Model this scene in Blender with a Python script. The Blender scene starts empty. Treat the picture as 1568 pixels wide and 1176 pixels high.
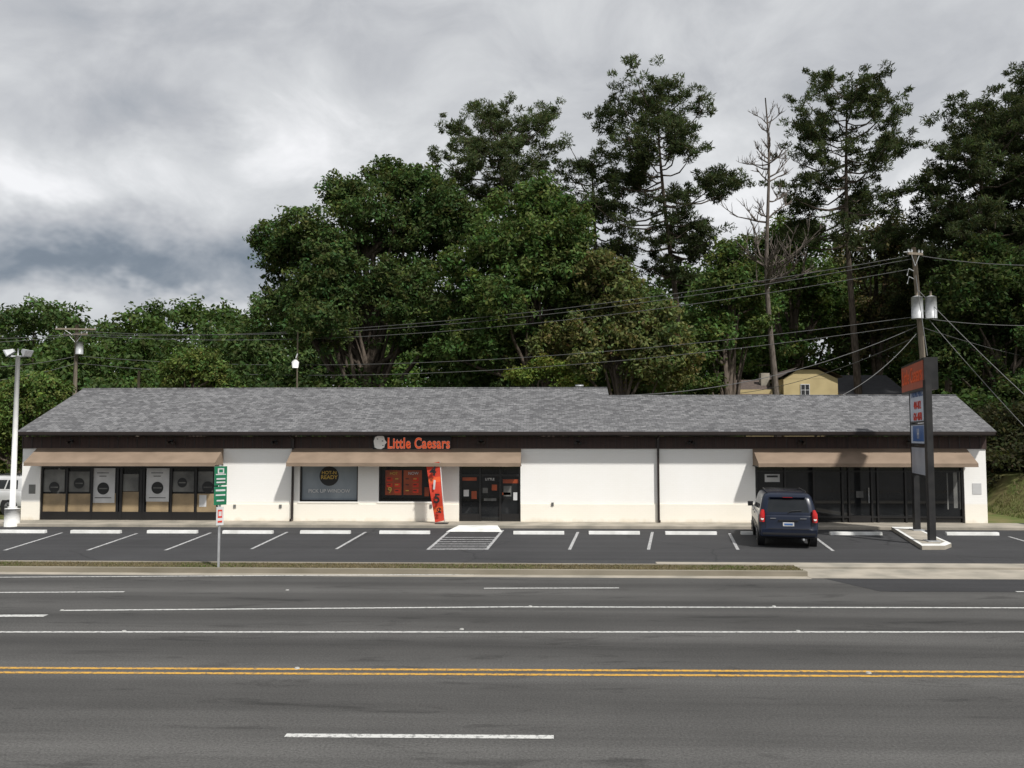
import bpy, math, random
import numpy as np
from mathutils import Vector, Matrix, Euler
R=math.radians
random.seed(7)
sc=bpy.context.scene
# ------------------------------------------------ camera (surveyed: 3.55 m above road, 34 m from wall)
FPX=1290.0; CAMZ=3.55
cam_d=bpy.data.cameras.new("camera"); cam=bpy.data.objects.new("camera",cam_d); sc.collection.objects.link(cam)
cam.location=(0,0,CAMZ); cam.rotation_euler=Euler((R(93.55),0,R(2.0)),'XYZ')
cam_d.sensor_width=36; cam_d.lens=36*FPX/1568; cam_d.clip_end=6000; cam_d.clip_start=.1
sc.camera=cam
RM=cam.rotation_euler.to_matrix()
def ray(px,py): return RM@Vector(((px-784)/FPX,(588-py)/FPX,-1))
def G(px,py,z=0.0):
    d=ray(px,py); t=(z-CAMZ)/d.z; return Vector((d.x*t,d.y*t,z))
def W(px,py,Y=34.2):
    d=ray(px,py); t=Y/d.y; return Vector((d.x*t,Y,CAMZ+d.z*t))
def F(px0,py0,px1,py1,Y=34.2):
    a=W(px0,(py0+py1)/2,Y); b=W(px1,(py0+py1)/2,Y); pm=(px0+px1)/2
    return a.x,b.x,W(pm,py1,Y).z,W(pm,py0,Y).z
# ------------------------------------------------ materials
def nodes(name):
    m=bpy.data.materials.new(name); m.use_nodes=True; nt=m.node_tree
    return m,nt,nt.nodes["Principled BSDF"]
def mat(name,c1,c2=None,scale=3,rough=.7,bump=0,stretch=(1,1,1),detail=5,metal=0,spec=.5,bscale=None,p0=.35,p1=.65,coat=0,emit=0):
    m,nt,b=nodes(name); N=nt.nodes; L=nt.links
    b.inputs["Roughness"].default_value=rough; b.inputs["Metallic"].default_value=metal
    b.inputs["Specular IOR Level"].default_value=spec; b.inputs["Coat Weight"].default_value=coat
    if c2 is None: c2=tuple(x*.85 for x in c1)
    tc=N.new("ShaderNodeTexCoord"); mp=N.new("ShaderNodeMapping"); mp.inputs["Scale"].default_value=stretch
    L.new(tc.outputs["Object"],mp.inputs["Vector"])
    n=N.new("ShaderNodeTexNoise"); n.inputs["Scale"].default_value=scale; n.inputs["Detail"].default_value=detail
    L.new(mp.outputs[0],n.inputs["Vector"])
    r=N.new("ShaderNodeValToRGB"); r.color_ramp.elements[0].position=p0; r.color_ramp.elements[1].position=p1
    r.color_ramp.elements[0].color=(*c1,1); r.color_ramp.elements[1].color=(*c2,1)
    L.new(n.outputs["Fac"],r.inputs["Fac"]); L.new(r.outputs["Color"],b.inputs["Base Color"])
    if emit:
        L.new(r.outputs["Color"],b.inputs["Emission Color"]); b.inputs["Emission Strength"].default_value=emit
    if bump:
        n2=N.new("ShaderNodeTexNoise"); n2.inputs["Scale"].default_value=bscale or scale*6; n2.inputs["Detail"].default_value=4
        L.new(mp.outputs[0],n2.inputs["Vector"])
        bp=N.new("ShaderNodeBump"); bp.inputs["Strength"].default_value=bump; bp.inputs["Distance"].default_value=.02
        L.new(n2.outputs["Fac"],bp.inputs["Height"]); L.new(bp.outputs[0],b.inputs["Normal"])
    return m
class NG:
    def __init__(s,nt): s.nt=nt; s.N=nt.nodes; s.L=nt.links
    def m(s,op,a,b=None,c=None,clamp=False):
        n=s.N.new("ShaderNodeMath"); n.operation=op; n.use_clamp=clamp
        for i,v in enumerate((a,b,c)):
            if v is None: continue
            if isinstance(v,(int,float)): n.inputs[i].default_value=v
            else: s.L.new(v,n.inputs[i])
        return n.outputs[0]
    def noise(s,vec,scale,detail=5,rough=.5,dist=0):
        n=s.N.new("ShaderNodeTexNoise"); n.inputs["Scale"].default_value=scale; n.inputs["Detail"].default_value=detail
        n.inputs["Roughness"].default_value=rough; n.inputs["Distortion"].default_value=dist
        if vec is not None: s.L.new(vec,n.inputs["Vector"])
        return n
    def mapv(s,vec,sc=(1,1,1),loc=(0,0,0)):
        n=s.N.new("ShaderNodeMapping"); n.inputs["Scale"].default_value=sc; n.inputs["Location"].default_value=loc
        s.L.new(vec,n.inputs["Vector"]); return n.outputs[0]
    def ramp(s,fac,stops):
        r=s.N.new("ShaderNodeValToRGB"); e=r.color_ramp.elements
        while len(e)<len(stops): e.new(.5)
        for i,(p,c) in enumerate(stops):
            e[i].position=p; e[i].color=(c,c,c,1) if isinstance(c,(int,float)) else (*c,1)
        s.L.new(fac,r.inputs["Fac"]); return r.outputs["Color"]
    def mix(s,fac,a,b,mode='MIX'):
        n=s.N.new("ShaderNodeMix"); n.data_type='RGBA'; n.blend_type=mode
        for idx,v in ((0,fac),(6,a),(7,b)):
            if isinstance(v,(int,float)): n.inputs[idx].default_value=v if idx==0 else (v,v,v,1)
            elif isinstance(v,tuple): n.inputs[idx].default_value=(*v,1)
            else: s.L.new(v,n.inputs[idx])
        return n.outputs[2]
    def bump(s,h,st,dist=.02):
        bp=s.N.new("ShaderNodeBump"); bp.inputs["Strength"].default_value=st; bp.inputs["Distance"].default_value=dist
        s.L.new(h,bp.inputs["Height"]); return bp.outputs[0]
def asphalt(name,base,bands=None,cracks=.5,cscale=.22):
    m,nt,b=nodes(name); g=NG(nt)
    o=nt.nodes.new("ShaderNodeTexCoord").outputs["Object"]
    fine=g.noise(o,30,4,.8).outputs["Fac"]; big=g.noise(o,.35,5,.6).outputs["Fac"]
    strk=g.noise(g.mapv(o,(.05,1.6,1)),1.0,6,.65,.4).outputs["Fac"]
    v=g.m('MULTIPLY',g.m('MULTIPLY_ADD',fine,2.4,-.2),g.m('MULTIPLY_ADD',big,.6,.7))
    v=g.m('MULTIPLY',v,g.m('MULTIPLY_ADD',strk,1.0,.5))
    if bands:
        sep=nt.nodes.new("ShaderNodeSeparateXYZ"); nt.links.new(o,sep.inputs[0])
        wob=g.m('MULTIPLY_ADD',g.noise(g.mapv(o,(.15,.6,1)),1,4).outputs["Fac"],.9,-.45)
        y=g.m('ADD',g.m('ADD',sep.outputs[1],g.m('MULTIPLY',sep.outputs[0],.012)),wob)
        f=g.m('DIVIDE',g.m('SUBTRACT',y,5),20)
        v=g.m('MULTIPLY',v,g.ramp(f,[((p-5)/20,c) for p,c in bands]))
        sp=g.noise(g.mapv(o,(.35,1.5,1)),1.1,5,.7,.6).outputs["Fac"]
        v=g.m('MULTIPLY',v,g.ramp(sp,[(.0,1.0),(.57,1.0),(.65,.66),(1,.55)]))
    if cracks:
        vo=nt.nodes.new("ShaderNodeTexVoronoi"); vo.feature='DISTANCE_TO_EDGE'; vo.inputs["Scale"].default_value=cscale
        wv=g.mix(.25,o,g.noise(o,1.2,5).outputs["Color"]) 
        nt.links.new(wv,vo.inputs["Vector"])
        v=g.m('MULTIPLY',v,g.ramp(vo.outputs["Distance"],[(0,1-cracks),(.006,1.0)]))
    col=g.mix(1.0,(base[0],base[1],base[2]),v,'MULTIPLY')
    nt.links.new(col,b.inputs["Base Color"]); b.inputs["Roughness"].default_value=.85; b.inputs["Specular IOR Level"].default_value=.3
    nt.links.new(g.bump(fine,.5,.012),b.inputs["Normal"])
    return m
M={}
M['road']=asphalt("road_asphalt",(.082,.080,.077),[(5,.9),(8.7,1.05),(9.9,1.05),(11.6,.72),(12.6,1.05),(13.3,.95),(14.4,.55),(15.1,.95),(15.8,.92),(16.7,.55),(17.3,.95),(18.3,.6),(19.3,1.08),(20.4,.66),(21.5,1.0)],0)
M['lot']=asphalt("lot_asphalt",(.043,.043,.045),None,.4)
M['patch']=asphalt("patch_asphalt",(.034,.034,.036),None,0)
def paint(name,c,under,wear=.58):
    m,nt,b=nodes(name); g=NG(nt); o=nt.nodes.new("ShaderNodeTexCoord").outputs["Object"]
    n=g.noise(o,14,6,.75).outputs["Fac"]
    f=g.ramp(n,[(wear-.04,0.0),(wear+.08,.8)])
    nt.links.new(g.mix(f,c,under),b.inputs["Base Color"]); b.inputs["Roughness"].default_value=.7
    return m
M['wline']=paint("white_road_paint",(.55,.55,.53),(.1,.1,.1),.53)
M['wlot']=paint("white_lot_paint",(.5,.5,.5),(.06,.06,.06),.5)
M['yline']=paint("yellow_road_paint",(.58,.32,.045),(.1,.09,.08),.52)
M['conc']=mat("concrete",(.38,.34,.28),(.25,.23,.19),1.3,.9,.3)
M['concw']=mat("white_painted_concrete",(.80,.80,.78),(.62,.62,.59),2.5,.8,.3)
M['reflm']=mat("reflector_marker",(.42,.42,.40),None,5,.5)
M['kerb']=mat("kerb_concrete",(.27,.24,.19),(.17,.15,.11),.9,.9,.3,stretch=(.5,2,1))
def wallmat():
    m,nt,b=nodes("painted_brick"); g=NG(nt); o=nt.nodes.new("ShaderNodeTexCoord").outputs["Object"]
    s=nt.nodes.new("ShaderNodeSeparateXYZ"); nt.links.new(o,s.inputs[0])
    c=nt.nodes.new("ShaderNodeCombineXYZ"); nt.links.new(g.m('ADD',s.outputs[0],s.outputs[1]),c.inputs[0]); nt.links.new(s.outputs[2],c.inputs[1])
    br=nt.nodes.new("ShaderNodeTexBrick"); nt.links.new(c.outputs[0],br.inputs["Vector"])
    br.inputs["Scale"].default_value=1; br.inputs["Brick Width"].default_value=.21; br.inputs["Row Height"].default_value=.075; br.inputs["Mortar Size"].default_value=.005
    br.inputs["Color1"].default_value=(1,1,1,1); br.inputs["Color2"].default_value=(.985,.985,.98,1); br.inputs["Mortar"].default_value=(.95,.95,.94,1)
    big=g.noise(g.mapv(o,(1,1,.4)),.8,6,.6).outputs["Fac"]
    col=g.mix(g.ramp(big,[(.35,0.0),(.7,1.0)]),(.90,.89,.865),(.88,.865,.83))
    low=g.ramp(g.m('ADD',s.outputs[2],g.m('MULTIPLY',g.noise(g.mapv(o,(2,2,1)),1.5,5).outputs["Fac"],.4)),[(.15,(.76,.70,.60)),(.45,(1,1,1))])
    hi=g.ramp(g.m('DIVIDE',s.outputs[2],4.0),[(.21,(.99,.955,.88)),(.225,(1,1,1))])
    col=g.mix(1,col,low,'MULTIPLY'); col=g.mix(1,col,hi,'MULTIPLY'); col=g.mix(.8,col,br.outputs["Color"],'MULTIPLY')
    nt.links.new(col,b.inputs["Base Color"]); b.inputs["Roughness"].default_value=.6
    nt.links.new(g.bump(br.outputs["Fac"],-.3,.008),b.inputs["Normal"]); return m
M['wall']=wallmat()
def shingle():
    m,nt,b=nodes("asphalt_shingles"); g=NG(nt); o=nt.nodes.new("ShaderNodeTexCoord").outputs["Object"]
    br=nt.nodes.new("ShaderNodeTexBrick"); nt.links.new(o,br.inputs["Vector"])
    br.inputs["Scale"].default_value=1; br.inputs["Brick Width"].default_value=.24; br.inputs["Row Height"].default_value=.14; br.inputs["Mortar Size"].default_value=.008
    br.inputs["Color1"].default_value=(.185,.185,.19,1); br.inputs["Color2"].default_value=(.09,.09,.095,1); br.inputs["Mortar"].default_value=(.07,.07,.07,1)
    n=g.noise(g.mapv(o,(1,1.6,1)),8,4,.85).outputs["Fac"]; n2=g.noise(o,.5,4,.6).outputs["Fac"]
    v=g.m('MULTIPLY',g.m('MULTIPLY_ADD',n,2.4,-.2),g.m('MULTIPLY_ADD',n2,.4,.8))
    nt.links.new(g.mix(1,br.outputs["Color"],v,'MULTIPLY'),b.inputs["Base Color"]); b.inputs["Roughness"].default_value=.95
    b.inputs["Specular IOR Level"].default_value=.2
    return m
M['shingle']=shingle()
M['brown']=mat("brown_siding",(.055,.03,.024),(.035,.02,.017),3,.7,.3,stretch=(6,6,.3))
M['gutter']=mat("brown_gutter",(.022,.014,.012),None,3,.4)
M['awn']=mat("awning_fabric",(.27,.20,.145),(.21,.155,.11),1.2,.85,.15,stretch=(1,1,2))
M['frame']=mat("dark_bronze_frame",(.012,.011,.011),None,3,.35)
M['glass']=mat("dark_storefront_glass",(.008,.009,.01),(.02,.021,.022),.7,.04,spec=.5)
M['glassg']=mat("filmed_glass",(.30,.34,.37),(.20,.23,.26),1.0,.12,stretch=(1,1,.5))
M['tan']=mat("brown_paper",(.36,.27,.16),(.24,.18,.11),1.5,.25,spec=.5)
M['greyp']=mat("grey_window_paper",(.20,.20,.19),(.08,.08,.08),1.3,.2)
M['white']=mat("white_poster",(.62,.62,.62),(.5,.5,.5),2,.4)
M['black']=mat("black_print",(.012,.012,.012),None,3,.5)
M['orange']=mat("orange_sign",(.78,.11,.03),(.7,.1,.02),3,.45)
M['oglow']=mat("letter_face_added_glow",(.95,.13,.03),None,3,.45,emit=.3)  # emission added to brighten the orange letters in the eave's shadow
M['wglow']=mat("letter_edge_added_glow",(.8,.78,.74),None,3,.45,emit=.12)  # weaker added glow for letter outline and logo under the eave
M['dorange']=mat("menu_poster",(.42,.08,.02),(.2,.035,.012),1.5,.35)
M['red']=mat("red_fabric",(.66,.055,.025),(.55,.04,.018),4,.7)
M['yellow']=mat("yellow_print",(.62,.42,.08),None,3,.5)
M['lwood']=mat("pole_wood",(.27,.23,.18),(.16,.13,.10),4,.9,.4,stretch=(4,4,.3))
M['galv']=mat("galvanised_metal",(.5,.51,.52),(.36,.37,.38),5,.5,metal=.3)
M['wpaint']=mat("white_metal_paint",(.84,.84,.82),(.74,.74,.72),4,.5)
M['wire']=mat("wire",(.11,.11,.11),None,3,.6)
M['blackpole']=mat("black_steel",(.012,.012,.013),(.025,.024,.024),3,.4)
M['green']=mat("green_sign",(.01,.17,.08),(.01,.13,.06),4,.4)
M['grass']=mat("ground_grass",(.09,.12,.035),(.17,.15,.07),.9,1,.6,spec=.1)
M['dirt']=mat("verge_dirt",(.12,.10,.06),(.07,.06,.035),2.5,1,.6,spec=.1)
M['bark']=mat("bark",(.13,.105,.085),(.06,.048,.038),3,.95,.7,stretch=(4,4,.7),spec=.2)
M['deadbark']=mat("dead_bark",(.17,.145,.125),(.08,.066,.056),3,.95,.5,stretch=(4,4,.7),spec=.2)
M['hyel']=mat("yellow_house_paint",(.52,.42,.22),(.44,.35,.18),1,.8)
M['hroof']=mat("house_roof_shingles",(.12,.09,.075),(.07,.055,.05),5,.95)
M['droof']=mat("dark_roof_shingles",(.055,.055,.06),(.04,.04,.044),5,.95)
def leafmat():
    m=bpy.data.materials.new("leaves"); m.use_nodes=True; nt=m.node_tree; nt.nodes.clear()
    a=nt.nodes.new("ShaderNodeAttribute"); a.attribute_name="Col"
    d=nt.nodes.new("ShaderNodeBsdfDiffuse"); t=nt.nodes.new("ShaderNodeBsdfTranslucent"); mx=nt.nodes.new("ShaderNodeMixShader")
    g=NG(nt); tcol=g.mix(1,a.outputs["Color"],(1.35,1.35,.8),'MULTIPLY')
    o=nt.nodes.new("ShaderNodeOutputMaterial"); mx.inputs[0].default_value=.28
    nt.links.new(a.outputs["Color"],d.inputs["Color"]); nt.links.new(tcol,t.inputs["Color"])
    nt.links.new(d.outputs[0],mx.inputs[1]); nt.links.new(t.outputs[0],mx.inputs[2])
    nt.links.new(mx.outputs[0],o.inputs["Surface"])
    return m
M['leaf']=leafmat()
# ------------------------------------------------ mesh builder
class B:
    def __init__(s): s.v=[];s.f=[];s.mi=[];s.sm=[];s.ms=[]
    def _m(s,k):
        if k not in s.ms: s.ms.append(k)
        return s.ms.index(k)
    def face(s,pts,k,sm=False):
        i=len(s.v); s.v+= [tuple(p) for p in pts]; s.f.append(tuple(range(i,i+len(pts)))); s.mi.append(s._m(k)); s.sm.append(sm)
    def hexa(s,c,k):
        i=len(s.v); s.v+=[tuple(p) for p in c]
        for f in ((0,3,2,1),(4,5,6,7),(0,1,5,4),(1,2,6,5),(2,3,7,6),(3,0,4,7)):
            s.f.append(tuple(i+j for j in f)); s.mi.append(s._m(k)); s.sm.append(False)
    def box(s,x0,x1,y0,y1,z0,z1,k):
        if x0>x1:x0,x1=x1,x0
        if y0>y1:y0,y1=y1,y0
        if z0>z1:z0,z1=z1,z0
        s.hexa([(x0,y0,z0),(x1,y0,z0),(x1,y1,z0),(x0,y1,z0),(x0,y0,z1),(x1,y0,z1),(x1,y1,z1),(x0,y1,z1)],k)
    def tube(s,pts,rad,k,n=7,cap=True):
        pts=[Vector(p) for p in pts]
        if isinstance(rad,(int,float)): rad=[rad]*len(pts)
        i0=len(s.v)
        for j,p in enumerate(pts):
            d=(pts[min(j+1,len(pts)-1)]-pts[max(j-1,0)])
            if d.length<1e-6: d=Vector((0,0,1))
            d.normalize(); a=d.cross(Vector((0,0,1)) if abs(d.z)<.9 else Vector((1,0,0))).normalized(); b=d.cross(a)
            for q in range(n):
                t=2*math.pi*q/n; s.v.append(tuple(p+(a*math.cos(t)+b*math.sin(t))*rad[j]))
        mi=s._m(k)
        for j in range(len(pts)-1):
            for q in range(n):
                s.f.append((i0+j*n+q,i0+j*n+(q+1)%n,i0+(j+1)*n+(q+1)%n,i0+(j+1)*n+q)); s.mi.append(mi); s.sm.append(n>5)
        if cap:
            s.f.append(tuple(i0+q for q in range(n))); s.mi.append(mi); s.sm.append(False)
            e=i0+(len(pts)-1)*n; s.f.append(tuple(e+q for q in reversed(range(n)))); s.mi.append(mi); s.sm.append(False)
    def make(s,name,parent=None,bevel=0):
        me=bpy.data.meshes.new(name); me.from_pydata(s.v,[],s.f); 
        for k in s.ms: me.materials.append(M[k])
        me.polygons.foreach_set("material_index",s.mi); me.polygons.foreach_set("use_smooth",s.sm); me.update()
        o=bpy.data.objects.new(name,me); sc.collection.objects.link(o)
        if parent: o.parent=parent
        if bevel:
            md=o.modifiers.new("bevel",'BEVEL'); md.width=bevel; md.segments=2; md.limit_method='ANGLE'
        return o
def empty(name,loc=(0,0,0)):
    o=bpy.data.objects.new(name,None); sc.collection.objects.link(o); o.location=loc; return o
def text(body,size,loc,k,parent,name="lettering",rot=(R(90),0,0),ext=.01,bold=0,sx=1,align='CENTER',sp=1.0):
    c=bpy.data.curves.new(name,'FONT'); c.body=body; c.size=size; c.extrude=ext; c.offset=bold; c.align_x=align; c.align_y='CENTER'; c.space_character=sp
    c.materials.append(M[k]); o=bpy.data.objects.new(name,c); sc.collection.objects.link(o)
    o.location=loc; o.rotation_euler=rot; o.scale=(sx,1,1); o.parent=parent; return o
def ss(a,b,x):
    t=max(0,min(1,(x-a)/(b-a))); return t*t*(3-2*t)
# ------------------------------------------------ terrain
def hgt(x,y):
    h=ss(46,130,y)*(7+5*ss(-20,40,x))*(1-ss(260,700,y))
    h+=1.75*ss(35.2,42,y)*ss(20.6,23,x)*(1-ss(46,90,y)*.3)
    return h-.03
xs=sorted(set([-3000,-1500,-800,-400,-250,-170]+list(np.linspace(-120,120,81))+[20.2,20.8,21.4,22,22.6,170,250,400,800,1500,3000]))
ys=sorted(set([-3000,-1000,-300,-100,-30,0,20,30]+list(np.linspace(34,60,27))+list(np.linspace(64,150,24))+[180,220,260,330,420,560,700,1200,3500]))
b=B(); nx=len(xs)
b.v=[(x,y,hgt(x,y)) for y in ys for x in xs]
for j in range(len(ys)-1):
    for i in range(nx-1):
        b.f.append((j*nx+i,j*nx+i+1,(j+1)*nx+i+1,(j+1)*nx+i)); b.mi.append(0); b.sm.append(True)
b.ms=['grass']; b.make("ground")
def sheet(name,poly,z,k,parent=None):
    b=B(); b.face([(p[0],p[1],z) for p in poly],k); return b.make(name,parent)
Yk0=21.85; Yk1=23.1; YS=32.75; Y0=34.2
sheet("road",[(-400,-25),(400,-25),(400,Yk0),(-400,Yk0)],0,'road')
sheet("parking_lot",[(-60,Yk1),(60,Yk1),(60,35.4),(-60,35.4)],.004,'lot')
XR=G(1212,870).x
b=B(); b.box(-90,XR,Yk0,Yk0+.16,-.05,.13,'kerb'); b.box(-90,XR,Yk1-.14,Yk1+.0,-.05,.12,'kerb')
b.box(-90,XR,Yk0+.16,Yk1-.14,-.05,.10,'dirt'); b.box(-90,XR,Yk0-.35,Yk0,-.05,.006,'conc'); verge=b.make("grass_verge")
b=B(); b.box(XR,90,Yk0-.25,Yk1-.02,-.05,.012,'conc'); xs3=G(1003,863).x
b.box(xs3,90,Yk1+.003,Yk1+.75,-.05,.06,'conc'); b.make("concrete_pavement")
b=B(); x0=G(1250,880).x; b.face([(x0,Yk0-.27,.004),(x0+.7,Yk0-2.0,.004),(40,Yk0-1.9,.004),(40,Yk0-.27,.004)],'patch'); b.make("asphalt_patch")
def stripe(b,p,q,w,z,k):
    d=(q-p); d.z=0; d.normalize(); n=Vector((-d.y,d.x,0))*w/2
    up=Vector((0,0,z)); b.face([p-n+up,q-n+up,q+n+up,p+n+up],k)
def ext(p,q,l):
    d=(q-p).normalized(); return p-d*l,q+d*l
b=B()
stripe(b,G(437,1126.5),G(848,1129),.12,.005,'wline')
for dy in (0,7):
    p,q=ext(G(0,1023+dy),G(1568,1029.5+dy),60); stripe(b,p,q,.10,.005,'yline')
p,q=ext(G(0,968),G(1568,968),60); stripe(b,p,q,.10,.005,'wline')
stripe(b,G(98,935),G(784,929.5),.10,.005,'wline'); p=G(784,929.5); q=G(1568,931); stripe(b,p,p+(q-p)*6,.10,.005,'wline')
stripe(b,G(-300,944),G(70,943),.2,.005,'wline')
stripe(b,G(-20,907.5),G(190,906.5),.10,.005,'wline'); stripe(b,G(741,901),G(948,900.5),.10,.005,'wline')
for i in (1,2,3): stripe(b,G(741,901)+Vector((12.2*i,0,0)),G(948,901)+Vector((12.2*i,0,0)),.10,.005,'wline')
for i in (-3,-2,-1,1,2,3): stripe(b,G(437,1126.5)+Vector((12.2*i,0,0)),G(848,1129)+Vector((12.2*i,0,0)),.12,.005,'wline')
stripe(b,G(-600,888),G(784,879.5),.09,.008,'wline'); stripe(b,G(784,879.5),G(1250,880),.09,.008,'wline')
b.make("road_markings")
b=B()
for (px,py) in ((190,967),(707,964),(1222,967),(440,904),(812,929),(1185,929),(95,935),(1330,1031),(455,1024)):
    p=G(px,py); b.tube([p+Vector((0,0,.004)),p+Vector((0,0,.02))],[.045,.035],'reflm',8)
b.make("road_reflectors")
b=B()
for l in ((7,843,95,816),(134,843,210,817),(253,843,323,816),(385,841,440,815),(515,841,560,815),(655,842,690,812),(745,842,770,812),(872,842,885,815),(993,842,999,815),(1130,842,1117,817),(1276,844,1240,817),(1600,838,1545,822)):
    stripe(b,G(l[0],l[1]),G(l[2],l[3]),.10,.009,'wlot')
stripe(b,G(655,842),G(748,842),.1,.013,'wlot')
for i in range(6):
    t=i/6
    p=G(660+ (682-660)*t,840-20*t); q=G(747+(764-747)*t,840-20*t); stripe(b,p,q,.12,.011,'wlot')
b.make("parking_markings")
for (a,c) in ((-2,68),(113,183),(229,299),(345,416),(463,534),(584,656),(788,862),(903,978),(1020,1095),(1137,1211),(1270,1349),(1447,1528)):
    p=G((a+c)/2,816+ (a/1500)*3.5); x0=p.x-.92; x1=p.x+.92; y=p.y+random.uniform(-.05,.05)
    b=B(); pr=[(-.09,.004),(-.075,.11),(.075,.11),(.09,.004)]
    b.face([(x0,y+u,w) for u,w in pr][::-1],'concw'); b.face([(x1,y+u,w) for u,w in pr],'concw')
    for i in range(3): b.face([(x0,y+pr[i][0],pr[i][1]),(x1,y+pr[i][0],pr[i][1]),(x1,y+pr[i+1][0],pr[i+1][1]),(x0,y+pr[i+1][0],pr[i+1][1])],'concw')
    b.make("wheel_stop")
b=B(); b.box(W(31,800).x-2.0,W(1512,800).x+1.2,YS,Y0+.1,-.05,.12,'conc')
b.make("sidewalk",bevel=.02)
b=B(); xa=G(680,818).x; xb=G(768,818).x
b.face([(xa-.0,YS-1.3,.016),(xb,YS-1.3,.016),(xb-.25,YS+.0,.123),(xa+.35,YS,.123)],'concw')
b.face([(xa,YS-1.3,.016),(xa+.35,YS,.123),(xa+.35,YS,.0),(xa,YS-1.3,.0)],'concw'); b.face([(xb,YS-1.3,.016),(xb,YS-1.3,0),(xb-.25,YS,0),(xb-.25,YS,.123)],'concw')
b.make("kerb_ramp")
i0=[G(1365,812),G(1400,812),G(1457,838),G(1447,842),G(1412,842)]
b=B(); top=[(p.x,p.y,.13) for p in i0]; bot=[(p.x,p.y,-.02) for p in i0]
b.face(top,'concw')
for i in range(5):
    j=(i+1)%5; b.face([bot[i],bot[j],top[j],top[i]],'conc')
cen=sum((Vector(p) for p in top),Vector())/5
b.face([tuple(cen+(Vector(p)-cen)*.78+Vector((0,0,.004))) for p in top],'conc'); b.make("traffic_island")
# ------------------------------------------------ building
bd=empty("strip_mall_building")
XL=W(33,750).x; XRt=W(1511,750).x; DEP=8.2
holes=[]
def hole(px0,py0,px1,py1): 
    x0,x1,z0,z1=F(px0,py0,px1,py1); holes.append((x0,x1,max(z0,.125),min(z1,3.0))); return holes[-1]
H1=hole(61,714,334,799); H2=hole(459,708,548,768); H3=hole(580,708,661,768); H4=hole(703,708,797,800); H5=hole(1157,708,1477,802)
H1=holes[0]=(H1[0],H1[1],.125,H1[3]); H4=holes[3]=(H4[0],H4[1],.125,H4[3]); H5=holes[4]=(H5[0],H5[1],.125,H5[3])
b=B(); z0=.1; zw=W(784,687).z
x=XL
for h in holes:
    b.face([(x,Y0,z0),(h[0],Y0,z0),(h[0],Y0,zw),(x,Y0,zw)],'wall')
    b.face([(h[0],Y0,h[3]),(h[1],Y0,h[3]),(h[1],Y0,zw),(h[0],Y0,zw)],'wall')
    if h[2]>.2: b.face([(h[0],Y0,z0),(h[1],Y0,z0),(h[1],Y0,h[2]),(h[0],Y0,h[2])],'wall')
    d=.16
    b.face([(h[0],Y0,h[2]),(h[0],Y0+d,h[2]),(h[0],Y0+d,h[3]),(h[0],Y0,h[3])],'wall')
    b.face([(h[1],Y0,h[2]),(h[1],Y0,h[3]),(h[1],Y0+d,h[3]),(h[1],Y0+d,h[2])],'wall')
    b.face([(h[0],Y0,h[3]),(h[0],Y0+d,h[3]),(h[1],Y0+d,h[3]),(h[1],Y0,h[3])],'wall')
    b.face([(h[0],Y0,h[2]),(h[1],Y0,h[2]),(h[1],Y0+d,h[2]),(h[0],Y0+d,h[2])],'conc')
    x=h[1]
b.face([(x,Y0,z0),(XRt,Y0,z0),(XRt,Y0,zw),(x,Y0,zw)],'wall')
YB=Y0+DEP; 
for xx in (XL,XRt): b.face([(xx,Y0,0),(xx,YB,0),(xx,YB,3.5),(xx,Y0,3.5)],'wall')
b.face([(XL,YB,0),(XRt,YB,0),(XRt,YB,3.5),(XL,YB,3.5)],'wall')
for (a,c) in ((334,449),(449,703),(797,1007),(1007,1157)):
    xa=W(a,785).x+.01; xb=W(c,785).x-.01; b.box(xa,xb,Y0-.035,Y0+.01,.1,W((a+c)/2,772).z,'wall')
b.make("brick_walls",bd)
b=B(); b.box(XL-.02,XRt+.02,Y0-.05,Y0+.3,zw,3.55,'brown')
x=XL
while x<XRt:
    b.box(x,x+.03,Y0-.065,Y0-.052,zw,3.55,'gutter'); x+=.4
ez=W(784,661,33.55).z
YE=33.55; XE0=W(27,663,YE).x; XE1=W(1524,658,YE).x
b.box(XE0,XE1,YE,YE+.04,ez-.16,ez,'gutter')
b.box(XE0,XE1,YE+.04,Y0+.3,ez-.17,ez-.14,'brown')
b.box(XE0+.05,XE1-.05,YE-.11,YE-.002,ez-.12,ez-.02,'gutter')
b.make("fascia",bd)
YR=38.3; ZR=W(500,595,YR).z; sl=(ZR-ez)/(YR-YE+.1)
XC=W(932,600,37.5).x
YR2=37.3; ZR2=ez+sl*(YR2-YE+.1)
b=B()
def roof(x0,x1,yr,zr,x0r,x1r):
    yb=yr+(yr-YE); 
    b.face([(x0,YE-.1,ez),(x1,YE-.1,ez),(x1r,yr,zr),(x0r,yr,zr)],'shingle')
    b.face([(x0,yb,ez),(x0r,yr,zr),(x1r,yr,zr),(x1,yb,ez)],'shingle')
    b.face([(x0,YE-.1,ez-.04),(x0,YE-.1,ez),(x1,YE-.1,ez),(x1,YE-.1,ez-.04)],'gutter')
    for xx,xr in ((x0,x0r),(x1,x1r)):
        b.face([(xx,YE-.1,ez),(xr,yr,zr),(xr,yr,zr-.18),(xx,YE-.1,ez-.18)],'brown'); b.face([(xx,yb,ez),(xr,yr,zr),(xr,yr,zr-.18),(xx,yb,ez-.18)],'brown')
        b.face([(xx*.99,YE+.4,ez-.1),(xr*.99,yr,zr-.1),(xx*.99,yb-.4,ez-.1)],'brown')
roof(XE0,XC,YR,ZR,XE0,XC); roof(XC,XE1,YR2,ZR2,XC,XE1+.35)
b.tube([(XE0,YR,ZR),(XC,YR,ZR)],.05,'shingle',6); b.tube([(XC,YR2,ZR2),(XE1+.35,YR2,ZR2)],.05,'shingle',6)
b.make("shingle_roof",bd)
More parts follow.
